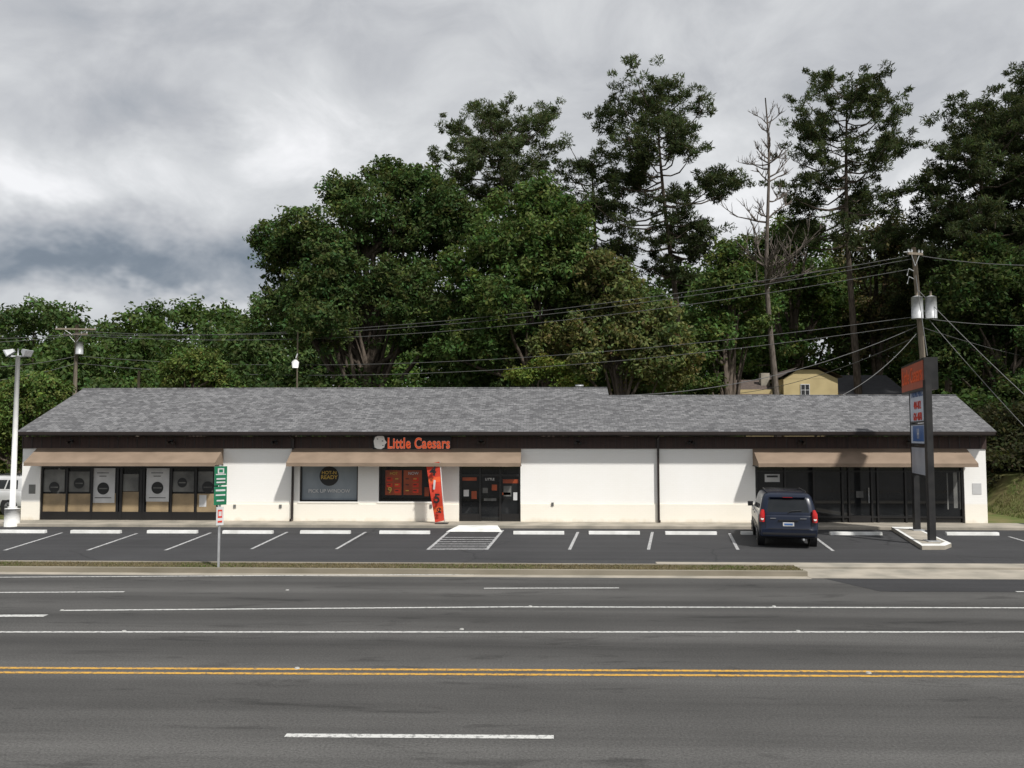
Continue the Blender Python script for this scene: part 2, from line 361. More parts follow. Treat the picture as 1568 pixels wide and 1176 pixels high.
b=B(); p=W(887,590,YR+.3); b.tube([(p.x,p.y,ZR-.5),(p.x,p.y,ZR+.1)],.12,'galv',10); b.tube([(p.x,p.y,ZR+.1),(p.x,p.y,ZR+.18)],.2,'galv',10); b.make("roof_vent",bd)
b=B()
for px in (449.5,1007.5):
    x=W(px,730).x; b.box(x-.04,x+.04,Y0-.15,Y0-.066,.2,3.45,'gutter'); b.box(x-.04,x+.04,Y0-.35,Y0-.066,.14,.22,'gutter')
    b.tube([(x,YE-.03,ez-.1),(x,Y0-.1,ez-.3)],.045,'gutter',6)
b.make("downspouts",bd)
b=B()
for px in (110,263,422,737,885,1057,1226,1392):
    p=W(px,674,Y0-.1); b.box(p.x-.05,p.x+.05,Y0-.12,Y0-.066,3.33,3.41,'black')
    for s in (-1,1): b.tube([(p.x+s*.04,Y0-.12,3.34),(p.x+s*.1,Y0-.28,3.27)],[.035,.065],'frame',8)
b.make("floodlights",bd)
def awning(px0,px1,name="awning"):
    b=B(); x0=W(px0,700).x; x1=W(px1,700).x; zt=W(784,686.5).z; pr=.95; yf=Y0-pr; zf=W(784,709,yf).z; zv=W(784,714.5,yf).z; yw=Y0-.067
    nseg=int((x1-x0)/1.15); 
    for i in range(nseg):
        a=x0+(x1-x0)*i/nseg; c=x0+(x1-x0)*(i+1)/nseg; mid=(a+c)/2; sg=.018
        ym=(yw+yf)/2; zm=(zt+zf)/2
        for (p,q,dp,dq) in ((a,mid,0,sg),(mid,c,sg,0)):
            b.face([(p,ym,zm-dp),(q,ym,zm-dq),(q,yw,zt),(p,yw,zt)],'awn'); b.face([(p,yf,zf),(q,yf,zf),(q,ym,zm-dq),(p,ym,zm-dp)],'awn')
            b.face([(p,yf,zv+.004*math.sin(p*5)),(q,yf,zv+.004*math.sin(q*5)),(q,yf,zf),(p,yf,zf)],'awn')
    for x in (x0,x1):
        b.face([(x,yw,zt),(x,yf,zf),(x,yf,zv),(x,yw,zv)],'awn')
        b.tube([(x,yw,zv+.02),(x,yf+.02,zv+.02)],.02,'frame',6)
    b.tube([(x0,yf+.03,zf-.02),(x1,yf+.03,zf-.02)],.02,'frame',6)
    return b.make(name,bd)
awning(58,343); awning(449,798); awning(1152,1479)
YG=Y0+.13
def pane(b,px0,py0,px1,py1,k,Y):
    x0,x1,z0,z1=F(px0,py0,px1,py1,Y); b.face([(x0,Y,z0),(x1,Y,z0),(x1,Y,z1),(x0,Y,z1)],k)
def bars(b,H,pxs,zs=(),w=.035):
    for p in pxs:
        x=W(p,750).x; b.box(x-w,x+w,Y0+.05,YG+.02,H[2],H[3],'frame')
    for z in zs: b.box(H[0]+.002,H[1]-.002,Y0+.057,YG+.01,z-w,z+w,'frame')
def disc(b,px,py,r,k,Y,n=24):
    p=W(px,py,Y); b.face([(p.x+r*math.cos(2*math.pi*i/n),Y,p.z+r*math.sin(2*math.pi*i/n)) for i in range(n)],k)
sf=empty("storefront"); sf.parent=bd
b=B(); b.box(H1[0],H1[1],YG,YG+.03,H1[2],H1[3],'glass')
for (a,c) in ((64,100),(103,138),(141,177),(224,258),(262,297),(301,331)):
    pane(b,a,755+ (a%3),c,784,'tan',YG-.004)
for (a,c) in ((64,99),(103,137),(263,297),(303,326)): pane(b,a,719+(a%4),c,753,'greyp',YG-.004)
pane(b,186,726,212,752,'greyp',YG-.004); pane(b,186,753,212,790,'tan',YG-.004); pane(b,305,758,316,776,'white',YG-.009)
pane(b,140,716,176,770,'white',YG-.009); pane(b,224,716,259,768,'white',YG-.009)
b.box(H1[0]+.002,H1[1]-.002,Y0+.06,YG+.0,.125,W(200,784).z,'frame')
bars(b,H1,(62.5,101,139,179,219,261,299,333)); bars(b,H1,(184,215),w=.05)
b.box(H1[0]+.003,H1[1]-.003,Y0+.055,YG+.01,H1[3]-.08,H1[3],'frame')
for (x,y,r) in ((83,746,.22),(121,740,.22),(158,748,.25),(241,747,.25),(279,739,.2),(318,746,.24)):
    disc(b,x,y,r,'black',YG-.014)
    p=W(x,y,YG-.02); b.box(p.x-r*.7,p.x+r*.7,YG-.019,YG-.0165,p.z-.025,p.z+.02,'greyp')
for x in (158,241):
    for (dy,w) in ((-24,.25),(14,.35),(-19,.15)):
        p=W(x,748+dy,YG); b.box(p.x-w,p.x+w,YG-.019,YG-.0165,p.z-.02,p.z+.015,'greyp')
b.make("left_storefront",sf)
b=B(); b.box(H2[0],H2[1],YG,YG+.03,H2[2],H2[3],'glassg'); bars(b,H2,(460,547),(H2[2]+.03,),.03)
b.box(H2[0]-.05,H2[1]+.05,Y0-.04,Y0+.05,H2[2]-.07,H2[2]-.003,'wall')
disc(b,504,729,.40,'black',YG-.006)
b.box(H3[0],H3[1],YG,YG+.03,H3[2],H3[3],'glass'); bars(b,H3,(581,660),(H3[2]+.03,),.03)
b.box(H3[0]-.05,H3[1]+.05,Y0-.04,Y0+.05,H3[2]-.07,H3[2]-.003,'wall')
for i,(x0,x1) in enumerate(((590,615),(618,646))):
    pane(b,x0,720,x1,758,'dorange',YG-.004); 
    rr=random.Random(i)
    for r_ in range(3):
        for c_ in range(2):
            xx=x0+2+c_*12; yy=731+r_*9; pane(b,xx,yy,xx+9,yy+6,'dorange' if rr.random()<.5 else 'red',YG-.008); pane(b,xx+1,yy+1.5,xx+6,yy+3,'yellow' if rr.random()<.4 else 'black',YG-.012)
pane(b,650,746,657,760,'dorange',YG-.006)
b.box(H4[0],H4[1],YG,YG+.03,H4[2],H4[3],'glass')
bars(b,H4,(705,735,766,796),(W(750,728).z,),.04); b.box(H4[0]+.003,W(733,790).x,Y0+.06,YG,.125,.42,'frame'); b.box(W(768,790).x,H4[1]-.003,Y0+.06,YG,.125,.42,'frame')
for r in ((739,747,747,755,'greyp'),(753,742,761,751,'dorange'),(708,731,730,736,'dorange'),(770,734,794,740,'dorange'),(771,744,783,760,'greyp'),(786,754,792,766,'white'),(741,763,760,767,'greyp'),(710,750,718,760,'white'),(722,752,730,764,'dorange'),(769,754,782,758,'dorange')):
    pane(b,*r,YG-.006)
b.make("pizza_storefront",sf)
for (s,x,y,sz,k) in (("HOT-N",504,724,.19,'yellow'),("READY",504,731,.22,'yellow'),("PICK UP WINDOW",504,752,.2,'white'),("9",597,751,.35,'yellow'),("HOT",603,725,.15,'yellow'),("NOW",633,725,.16,'white'),("LITTLE",750,734,.13,'white')):
    p=W(x,y,YG-.02); text(s,sz,p,k,sf,ext=.001,bold=.003)
b=B(); b.box(H5[0],H5[1],YG,YG+.03,H5[2],H5[3],'glass')
bars(b,H5,(1159,1203,1247,1291,1301,1336,1345,1388,1431,1475),(W(1300,792).z,)); bars(b,H5,(),(W(1300,722).z,),.03)
b.box(W(1303,790).x,W(1334,790).x,Y0+.04,Y0+.058,.14,.4,'frame'); x=W(1331,760).x; b.tube([(x,Y0+.03,.9),(x,Y0+.03,1.5)],.015,'galv',6)
pane(b,1171,726,1194,738,'white',YG-.006); pane(b,1174,728,1191,731,'black',YG-.009); pane(b,1311,752,1322,762,'greyp',YG-.006)
for (a,c,y0,y1) in ((1450,1452,724,780),(1460,1466,722,778),(1469,1471,722,780)): pane(b,a,y0,c,y1,'greyp',YG-.006)
b.make("vacant_storefront",sf)
b=B()
for (a,y0,c,y1) in ((1489,740,1503,757),(44,742,54,756)):
    x0,x1,z0_,z1_=F(a,y0,c,y1,Y0-.012); b.box(x0,x1,Y0-.012,Y0-.002,z0_,z1_,'greyp' if a<100 else 'white')
for (a,y) in ((430,775),(660,775),(846,772),(360,775)):
    p=W(a,y); b.box(p.x-.05,p.x+.05,Y0-.07,Y0-.036,p.z-.07,p.z+.07,'greyp')
b.make("notices",bd)
sg=empty("shop_sign"); sg.parent=bd
b=B(); x0,x1,z0_,z1_=F(571,666,691,689,Y0-.12); b.box(x0,x1,Y0-.14,Y0-.068,z0_+.03,z1_-.04,'black')
p=W(582,677.5,Y0-.15)
prof=[(-.22,-.2),(-.26,.05),(-.2,.22),(-.02,.3),(.16,.24),(.2,.1),(.28,.0),(.2,-.08),(.18,-.2),(.05,-.27),(-.1,-.26)]
b.face([(p.x+u,Y0-.165,p.z+w) for u,w in prof][::-1],'wglow')
for u,w,r_ in ((.10,.06,.03),(-.1,.14,.025),(.12,-.12,.025)):
    b.box(p.x+u-r_,p.x+u+r_,Y0-.172,Y0-.167,p.z+w-r_*.6,p.z+w+r_*.6,'black')
b.make("sign_panel",sg)
p=W(641,679.5,Y0-.15)
text("Little Caesars",.60,(p.x,Y0-.150,p.z),'wglow',sg,ext=.004,bold=.022,sx=.70,sp=1.08)
text("Little Caesars",.60,(p.x,Y0-.172,p.z),'oglow',sg,ext=.012,bold=.012,sx=.70,sp=1.08)
# ------------------------------------------------ pylon sign
ps=empty("pylon_sign")
far=W(1381,600,32.3); near=W(1416,600,28.3); fv=Vector((far.x,far.y,0)); nv=Vector((near.x,near.y,0))
dr=(nv-fv); Ls=dr.length; dr.normalize(); nrm=Vector((dr.y,-dr.x,0)); 
if nrm.x>0: nrm=-nrm
def obox(b,s0,s1,o0,o1,z0,z1,k):
    P=lambda s,o,z: tuple(fv+dr*s+nrm*o+Vector((0,0,z)))
    b.hexa([P(s0,o1,z0),P(s1,o1,z0),P(s1,o0,z0),P(s0,o0,z0),P(s0,o1,z1),P(s1,o1,z1),P(s1,o0,z1),P(s0,o0,z1)],k)
zc0=W(1416,596,28.3).z; zc1=W(1416,547,28.3).z
M['signred']=mat("faded_red_sign",(.42,.10,.055),(.34,.08,.045),2,.5)
M['skyblue']=mat("pale_blue_sign",(.56,.61,.70),(.48,.54,.64),2,.4); M['blue']=mat("blue_sign",(.06,.14,.36),(.05,.12,.3),2,.4); M['greysign']=mat("grey_sign",(.36,.38,.42),(.28,.29,.33),1.5,.5)
b=B(); obox(b,0,Ls,-.42,0,zc0,zc1,'blackpole'); obox(b,.1,Ls-.1,.0,.015,zc0+.08,zc1-.08,'signred')
P1=G(1404,812,.13); P2=G(1427,829,.13)
for p in (P1,P2): b.box(p.x-.1,p.x+.1,p.y-.1,p.y+.1,.13,zc0+.3,'blackpole'); b.box(p.x-.2,p.x+.2,p.y-.2,p.y+.2,.13,.17,'galv')
def panel(y0,y1,k,s0=.9,s1=3.6):
    z0=W(1405,y1,30.3).z; z1=W(1405,y0,30.3).z; obox(b,s0,s1,-.28,-.12,z0,z1,'blackpole'); obox(b,s0+.05,s1-.05,-.12,-.11,z0+.05,z1-.05,k); return (z0+z1)/2
za=panel(594,647,'skyblue'); zb=panel(649,681,'skyblue'); zd=panel(683,728,'greysign')
z0=W(1405,665,30.3).z; obox(b,1.3,3.2,-.109,-.105,z0-.25,z0+.3,'blue')
b.make("sign_structure",ps)
def stext(s,size,al,z,k,off,sx=1): 
    p=fv+dr*al+nrm*off+Vector((0,0,z))
    X=dr; Z=nrm; Yv=Z.cross(X)
    if Yv.z<0: X=-X; Yv=-Yv
    t=text(s,size,p,k,ps,ext=.004,bold=.006,sx=1)
    mt=Matrix((X,Yv,Z)).transposed().to_4x4(); mt.translation=p; t.matrix_world=mt@Matrix.Diagonal((sx,1,1,1)); return t
stext("Little Caesars",.76,Ls/2,(zc0+zc1)/2+.03,'orange',.022,.85)
stext("AVAILABLE",.42,2.25,za+.42,'blue',-.1,.95); stext("404-812",.38,2.25,za-.02,'red',-.1); stext("626-4078",.38,2.25,za-.42,'red',-.1)
stext("H",.5,2.25,zb,'white',-.1)
# ------------------------------------------------ banner
bn=empty("feather_banner"); b=B()
YBn=33.3
q=[W(652,710,YBn),W(673,707,YBn),W(680.5,797,YBn),W(666,800,YBn)]
ns=12; L_=[];R_=[]
for i in range(ns+1):
    t=i/ns; wv=.06*math.sin(t*9); L_.append(q[0].lerp(q[3],t)+Vector((0,wv,0))); R_.append(q[1].lerp(q[2],t)+Vector((0,wv*.6-.05,0)))
for i in range(ns): b.face([L_[i+1],R_[i+1],R_[i],L_[i]],'orange' if i in(3,9) else 'red',True)
b.tube([(q[2].x-.1,YBn,.12)]+[R_[i]+Vector((.02,.02,0)) for i in range(ns,-1,-1)],.015,'wpaint',6)
b.box(q[2].x-.35,q[2].x+.15,YBn-.2,YBn+.2,.122,.16,'blackpole'); b.make("banner_cloth",bn)
for (s,x,y,sz) in (("4",663,722,.5),("1",665,743,.5),("5",669,764,.5),("$",672,783,.35)):
    text(s,sz,W(x,y,YBn-.14),'black' if s!='1' else 'white',bn,rot=(R(90),R(4),0),ext=.002,bold=.015)
# ------------------------------------------------ street sign
bs=empty("street_sign"); p=G(334.5,869,.1); b=B()
top=W(336,712,p.y).z; b.box(p.x-.025,p.x+.025,p.y-.02,p.y+.02,.08,top,'galv')
def sgn(py0,py1,w,k,rot=.75):
    z0=W(336,py1,p.y).z; z1=W(336,py0,p.y).z; c=Vector((p.x+.02,p.y-.03,0)); a=Vector((math.cos(rot),math.sin(rot),0))*w/2; n=Vector((a.y,-a.x,0)).normalized()*.006
    for k_,o in ((k,1),('galv',-1)):
        b.face([c-a+n*o+Vector((0,0,z0)),c+a+n*o+Vector((0,0,z0)),c+a+n*o+Vector((0,0,z1)),c-a+n*o+Vector((0,0,z1))],k_)
    return c,a,n,z0,z1
def deco(s,fr):
    c,a,n,z0,z1=s
    for i,(u0,u1,v0,v1,k) in enumerate(fr):
        pt=lambda u,v:c+a*(2*u-1)+n*(1.6+.5*i)+Vector((0,0,z0+(z1-z0)*v)); b.face([pt(u0,v0),pt(u1,v0),pt(u1,v1),pt(u0,v1)],k)
s=sgn(714,743,.34,'green'); deco(s,[(.1,.9,.55,.6,'white'),(.25,.75,.62,.9,'white'),(.35,.65,.68,.84,'green'),(.15,.85,.3,.38,'white'),(.15,.85,.12,.2,'white')])
s=sgn(745,773,.34,'green'); deco(s,[(.12,.88,.75,.85,'white'),(.12,.88,.5,.58,'white'),(.2,.8,.2,.28,'white')])
s=sgn(776,804,.2,'white'); deco(s,[(.2,.8,.4,.85,'red'),(.3,.7,.5,.75,'white'),(.2,.8,.15,.25,'red')])
b.make("sign_post",bs)
# ------------------------------------------------ street lamp
lp=empty("street_lamp"); p=G(18,806); b=B(); Yl=p.y
zt=W(18,545,Yl).z; b.tube([(p.x,Yl,.0),(p.x,Yl,.7)],.28,'concw',16); b.tube([(p.x,Yl,.7),(p.x,Yl,zt)],[.11,.08],'wpaint',12); b.tube([(p.x,Yl,.7),(p.x,Yl,.78)],.17,'wpaint',12)
b.tube([(p.x-.3,Yl,zt-.02),(p.x+.3,Yl,zt-.02)],.035,'galv',8); b.tube([(p.x,Yl,zt),(p.x,Yl,zt+.3)],.03,'galv',8)
b.make("lamp_post",lp)
for s in (-1,1):
    b=B(); b.tube([(p.x+s*.28,Yl,zt-.02),(p.x+s*.3,Yl,zt+.14)],.03,'galv',8)
    c=Vector((p.x+s*.3,Yl,zt+.16)); ax=Vector((s*.8,-.15,-.42)).normalized()
    sd_=ax.cross(Vector((0,0,1))).normalized(); up_=sd_.cross(ax)
    def P8(t,w,h): return [c+ax*t+sd_*w*i+up_*h*j for i,j in ((-1,-1),(1,-1),(1,1),(-1,1))]
    b.hexa([tuple(v) for v in P8(-.14,.07,.06)+P8(.12,.19,.13)],'galv'); b.hexa([tuple(v) for v in P8(.121,.20,.14)+P8(.17,.20,.14)],'galv'); b.hexa([tuple(v) for v in P8(.171,.17,.11)+P8(.176,.17,.11)],'white')
    b.make("floodlight_head",lp)
# ------------------------------------------------ utility poles & wires
def upole(name,px,topy,Y,lean=0,r=.16,arms=()):
    e=empty(name); b=B(); t=W(px,topy,Y); gz=hgt(t.x,Y)
    b.tube([(t.x+lean,Y,gz),(t.x+lean*.5,Y,(gz+t.z)/2),(t.x,Y,t.z)],[r*1.15,r,r*.8],'lwood',10)
    for (dz,w,ang_) in arms:
        a=Vector((math.cos(ang_),math.sin(ang_),0))*w; c=Vector((t.x,Y-.15,t.z-dz)); nn=Vector((-a.y,a.x,0)).normalized()*.05
        b.hexa([tuple(v) for zz in (-.06,.06) for v in (c-a-nn+Vector((0,0,zz)),c+a-nn+Vector((0,0,zz)),c+a+nn+Vector((0,0,zz)),c-a+nn+Vector((0,0,zz)))],'lwood')
        for u in (-.95,-.5,.5,.95):
            q=c+a*u; b.tube([q+Vector((0,0,.06)),q+Vector((0,0,.14)),q+Vector((0,0,.22))],[.03,.06,.03],'galv',6)
        for s in (-1,1): b.tube([c+a*.55*s-Vector((0,.02,.06)),Vector((t.x,Y-.1,t.z-dz-.6))],.02,'galv',5)
    return e,b,t
e,b,t=upole("utility_pole",1399,379,42,lean=.65,r=.14,arms=((.35,.42,.3),))
b.tube([(t.x-.1,42,t.z-.2),(t.x-.55,41.9,t.z-.25)],.03,'galv',5)
for px,k in ((1404,'galv'),(1425,'galv')):
    q=W(px,455,41.6); q2=W(px,488,41.6); b.tube([(q.x,41.6,q2.z),(q.x,41.6,q.z)],.27,'galv',14); b.tube([(q.x,41.6,q.z),(q.x,41.6,q.z+.06)],[.27,.1],'galv',14)
    b.tube([(q.x,41.6,q.z+.05),(q.x,41.6,q.z+.3)],.05,'lwood',6); b.tube([(q.x,41.6,q2.z+.4),(t.x+.2,42,q2.z+.4)],.04,'galv',5)
for dz in (1.2,1.6): b.tube([(t.x,42,t.z-dz),(t.x-.35,41.8,t.z-dz+.1),(t.x-.45,41.8,t.z-dz-.25)],.03,'galv',5)
b.make("pole_assembly",e)
e,b,t=upole("utility_pole",118,497,60,r=.15,arms=((.35,1.4,.15),(.75,1.0,-.2)))
b.tube([(t.x+.35,59.8,t.z-2.2),(t.x+.35,59.8,t.z-1.3)],.25,'galv',12); b.make("pole_assembly",e)
e,b,t=upole("utility_pole",213,568,49,r=.1); b.make("pole_assembly",e)
e,b,t=upole("utility_pole",456,508,50,r=.05); c=W(453,556,49.5); b.tube([(t.x,50,c.z+.6),(c.x,49.5,c.z+.3)],.04,'galv',5); b.tube([(c.x,49.4,c.z-.3),(c.x,49.4,c.z+.05),(c.x,49.4,c.z+.2)],[.17,.22,.08],'wpaint',10); b.make("pole_assembly",e)
b=B()
def wire(p,q,sag,r=.016):
    pts=[]; n=22
    for i in range(n+1):
        t=i/n; c=Vector(p).lerp(Vector(q),t); c.z-=sag*4*t*(1-t); pts.append(c)
    b.tube(pts,r,'wire',4,False)
for (a,c,sg_) in (((1392,392,42),(118,512,60),1.3),((1405,395,42),(135,508,60),1.5),((1395,412,42),(102,512,60),1.6),((1402,485,42),(118,545,60),1.4),((1402,497,42),(118,556,60),1.6),
    ((118,512,60),(-120,522,52),.3),((135,508,60),(-120,515,52),.3),((118,545,60),(-120,560,50),.4),((118,556,60),(-120,590,50),.4),
    ((1405,391,42),(1700,402,40),.3),((1405,486,42),(1700,492,40),.3),((1402,440,42),(1700,720,36),.25),((1406,470,42),(1700,790,36),.2),((1408,500,42),(1660,560,60),.3),
    ((1404,500,42),(935,606,38.5),.8),((1404,510,42),(1290,605,38),.3),((1404,515,42),(1100,605,60),.6),((1402,420,42),(1420,545,36),.02)):
    wire(W(*a),W(*c),sg_)
b.make("overhead_wires")
# ------------------------------------------------ cars
M['carglass']=mat("car_glass",(.006,.008,.01),(.012,.014,.016),2,.05,spec=.5)
M['navy']=mat("navy_car_paint",(.004,.009,.025),(.003,.007,.02),1.5,.32,coat=.2,spec=.35)
M['carwhite']=mat("white_car_paint",(.6,.6,.6),None,1.5,.25,coat=.6)
M['tyre']=mat("tyre_rubber",(.015,.015,.015),None,5,.85); M['rim']=mat("alloy_rim",(.4,.4,.41),None,4,.35,metal=.7)
M['tail']=mat("tail_light_red",(.5,.012,.01),(.35,.008,.008),20,.12); M['lens']=mat("clear_lens",(.6,.58,.55),None,10,.15)
M['trim']=mat("black_plastic",(.012,.012,.014),None,8,.5)
def car(name,paintk,loc,rz):
    e=empty(name,loc); e.rotation_euler=(0,0,rz)
    def outline(hw,yr,yf,rr,rf):
        half=[(0,-yr),(hw*.45,-yr),(hw-rr-.06,-yr),(hw-rr,-yr+.01)]
        for a in (30,60): half.append((hw-rr+rr*math.sin(R(a)),-yr+rr*.1+rr*.9*(1-math.cos(R(a)))))
        half.append((hw,-yr+rr))
        sl=[.05,.085,.30,.325,.56,.585,.86,.95]
        y0=-yr+rr; y1=yf-rf
        for s in sl: half.append((hw,y0+(y1-y0)*s))
        half.append((hw,y1))
        for a in (30,60): half.append((hw-rf*(1-math.cos(R(a))),y1+rf*math.sin(R(a))))
        half+= [(hw-rf,yf),(hw*.45,yf+.04),(0,yf+.05)]
        return half+[(-x,y) for x,y in half[-2:0:-1]]
    def loft(levels,matf,nm="body"):
        b=B(); n=None
        for (z,hw,yr,yf,rr,rf) in levels:
            o=outline(hw,yr,yf,rr,rf); n=len(o)
            for x,y in o: b.v.append((x,y,z))
        half=n//2
        for l in range(len(levels)-1):
            for i in range(n):
                j=(i+1)%n; seg=i if i<half else n-1-i
                k=matf(l,seg); b.f.append((l*n+i,l*n+j,(l+1)*n+j,(l+1)*n+i)); b.mi.append(b._m(k)); b.sm.append(True)
        b.f.append(tuple(reversed(range(n)))); b.mi.append(b._m('trim')); b.sm.append(False)
        b.f.append(tuple((len(levels)-1)*n+i for i in range(n))); b.mi.append(b._m(paintk)); b.sm.append(True)
        return b.make(nm,e)
    low=[(.30,.84,2.30,2.30,.22,.4),(.36,.88,2.42,2.42,.22,.45),(.56,.905,2.46,2.46,.22,.45),(.60,.91,2.42,2.42,.2,.45),(.80,.92,2.40,2.38,.2,.45),(.98,.91,2.37,2.30,.2,.5),(1.04,.885,2.35,2.2,.2,.5),(1.07,.80,2.28,2.0,.2,.5)]
    loft(low,lambda l,s:'trim' if l==0 else paintk,nm="lower_body")
    up=[(1.02,.885,2.34,1.35,.17,.3),(1.07,.872,2.33,1.28,.17,.3),(1.13,.86,2.31,1.18,.16,.3),(1.35,.815,2.24,.86,.15,.28),(1.54,.765,2.16,.58,.14,.25),(1.60,.745,2.12,.48,.14,.25),(1.67,.70,2.04,.34,.14,.25),(1.705,.62,1.95,.22,.14,.25),(1.72,.4,1.7,0,.14,.2)]
    def mf(l,s):
        if l in (2,3):
            if s in (0,1): return 'carglass'
            if s in (8,10,12): return 'carglass'
            if s>=16: return 'carglass'
        if l==1 and s in(16,17,18,19): return 'carglass'
        return paintk
    loft(up,mf,nm="cabin")
    b=B()
    for s in (-1,1):
        b.tube([(s*.80,-2.395,.83),(s*.80,-2.40,.95),(s*.795,-2.375,1.08),(s*.775,-2.33,1.2)],[.075,.085,.085,.05],'tail',10)
        b.tube([(s*.80,-2.44,.90),(s*.80,-2.485,.93)],[.045,.045],'lens',8)
        for yw in (-1.48,1.48):
            b.tube([(s*.70,yw,.35),(s*.912,yw,.35)],.44,'trim',24)
            b.tube([(s*.68,yw,.34),(s*.72,yw,.34),(s*.90,yw,.34),(s*.925,yw,.34)],[.30,.345,.345,.30],'tyre',28)
            b.tube([(s*.91,yw,.34),(s*.932,yw,.34)],[.22,.19],'rim',20); b.tube([(s*.93,yw,.34),(s*.94,yw,.34)],.05,'trim',10)
            for k_ in range(5):
                a=k_*2*math.pi/5; b.tube([(s*.934,yw+.05*math.cos(a),.34+.05*math.sin(a)),(s*.936,yw+.17*math.cos(a),.34+.17*math.sin(a))],.018,'trim',5)
        b.box(s*.90,s*1.08,.98,1.08,1.06,1.22,'trim')
        b.tube([(s*.60,-1.75,1.71),(s*.60,-1.7,1.765),(s*.60,.1,1.765),(s*.60,.2,1.70)],.018,'trim',6)
        b.box(s*.905,s*.928,-1.0,1.0,.62,.68,'trim'); 
        for y in (-.35,.62): b.box(s*.90,s*.93,y,y+.16,.93,.97,'trim')
        b.tube([(s*.55,2.40,.72),(s*.55,2.48,.72)],[.14,.12],'lens',10)
    for y in (-1.4,-.3): b.tube([(-.60,y,1.765),(.60,y,1.765)],.015,'trim',6)
    b.box(-.84,.84,-2.50,-2.40,.40,.60,paintk); b.box(-.80,.80,-2.515,-2.505,.44,.50,'trim'); b.box(-.62,.62,-2.49,-2.38,.603,.625,'trim')
    b.box(-.17,.17,-2.425,-2.41,.70,.82,'white'); b.box(-.13,.13,-2.43,-2.426,.73,.79,'blue'); b.box(-.3,.3,-2.43,-2.40,.86,.90,'trim')
    b.box(-.70,-.69,-2.412,-2.40,.63,1.05,'trim'); b.box(.69,.70,-2.412,-2.40,.63,1.05,'trim')
    b.tube([(0,-2.345,1.12),(.1,-2.34,1.17),(.42,-2.325,1.2)],.012,'trim',5)
    b.box(-.55,.55,-2.22,-2.08,1.585,1.61,paintk); b.box(-.15,.15,-2.235,-2.222,1.588,1.60,'tail')
    b.box(.35,.55,-2.412,-2.40,.93,.95,'rim'); b.box(-.55,-.38,-2.412,-2.40,.93,.95,'rim')
    b.tube([(.45,-2.35,.3),(.45,-2.48,.3)],.03,'galv',8)
    b.box(-.55,.55,2.41,2.47,.62,.80,'trim')
    b.make("car_details",e,bevel=.008)
    return e
hd=R(-11); rc=G(1208,840); dv=Vector((math.sin(-hd),math.cos(hd),0))
car("parked_car",'navy',rc+dv*2.38+Vector((0,0,.004)),hd)
cw=G(-38,800); car("parked_car",'carwhite',Vector((cw.x-2.1,38.8,.02)),R(80))
# ------------------------------------------------ houses
hs=empty("yellow_house"); b=B(); Yh=58
x0,x1,z0_,z1_=F(1200,580,1283,612,Yh); zr=W(1222,566,Yh).z; gz=hgt(x0,Yh)-.3
b.box(x0,x1,Yh,Yh+6,gz,z1_,'hyel'); b.face([(x0,Yh-.01,z1_),(x1,Yh-.01,z1_),(x1-1.3,Yh-.01,zr),(x0+1,Yh-.01,zr)],'hyel')
b.face([(x0-.3,Yh-.3,z1_+.1),(x0+.9,Yh-.3,zr+.15),(x0+.9,Yh+7,zr+.15),(x0-.3,Yh+7,z1_+.1)],'hroof'); b.face([(x0+.9,Yh-.3,zr+.15),(x1-1.2,Yh-.3,zr+.15),(x1-1.2,Yh+7,zr+.15),(x0+.9,Yh+7,zr+.15)],'hroof'); b.face([(x1-1.2,Yh-.3,zr+.15),(x1+.3,Yh-.3,z1_+.1),(x1+.3,Yh+7,z1_+.1),(x1-1.2,Yh+7,zr+.15)],'hroof')
b.box(x0-3.2,x0-.01,Yh+.5,Yh+6,gz,z1_-.7,'hyel'); b.face([(x0-3.5,Yh+.2,z1_-1.1),(x0-.02,Yh+.2,z1_-1.1),(x0-.02,Yh+4,z1_+.2),(x0-3.2,Yh+4,z1_+.2)],'hroof')
xx0,xx1,zz0,zz1=F(1226,588,1240,606,Yh-.05); b.box(xx0,xx1,Yh-.06,Yh-.012,zz0,zz1,'white'); 
for i in range(2):
    for j in range(2):
        w=(xx1-xx0-.15)/2; h=(zz1-zz0-.15)/2; b.box(xx0+.05+i*(w+.05),xx0+.05+i*(w+.05)+w,Yh-.075,Yh-.062,zz0+.05+j*(h+.05),zz0+.05+j*(h+.05)+h,'glass')
q=W(1169,572,Yh+3); b.box(q.x-.3,q.x+.3,Yh+2.5,Yh+3.1,z1_-.8,q.z,'conc')
b.make("house_body",hs)
hs=empty("dark_roofed_house"); b=B(); Yh=60; x0,x1,z0_,z1_=F(1292,604,1380,625,Yh); zr=W(1335,569,Yh).z; gz=hgt(x0,Yh)-.3
b.box(x0,x1,Yh,Yh+7,gz,z1_,'hyel'); b.face([(x0-.4,Yh-.4,z1_),(x1+.4,Yh-.4,z1_),(x1+.4,Yh+3.5,zr),(x0-.4,Yh+3.5,zr)],'droof'); b.face([(x0-.4,Yh+7.4,z1_),(x1+.4,Yh+7.4,z1_),(x1+.4,Yh+3.5,zr),(x0-.4,Yh+3.5,zr)],'droof')
for xx in (x0,x1): b.face([(xx,Yh,z1_),(xx,Yh+7,z1_),(xx,Yh+3.5,zr-.1)],'hyel')
b.make("house_body",hs)
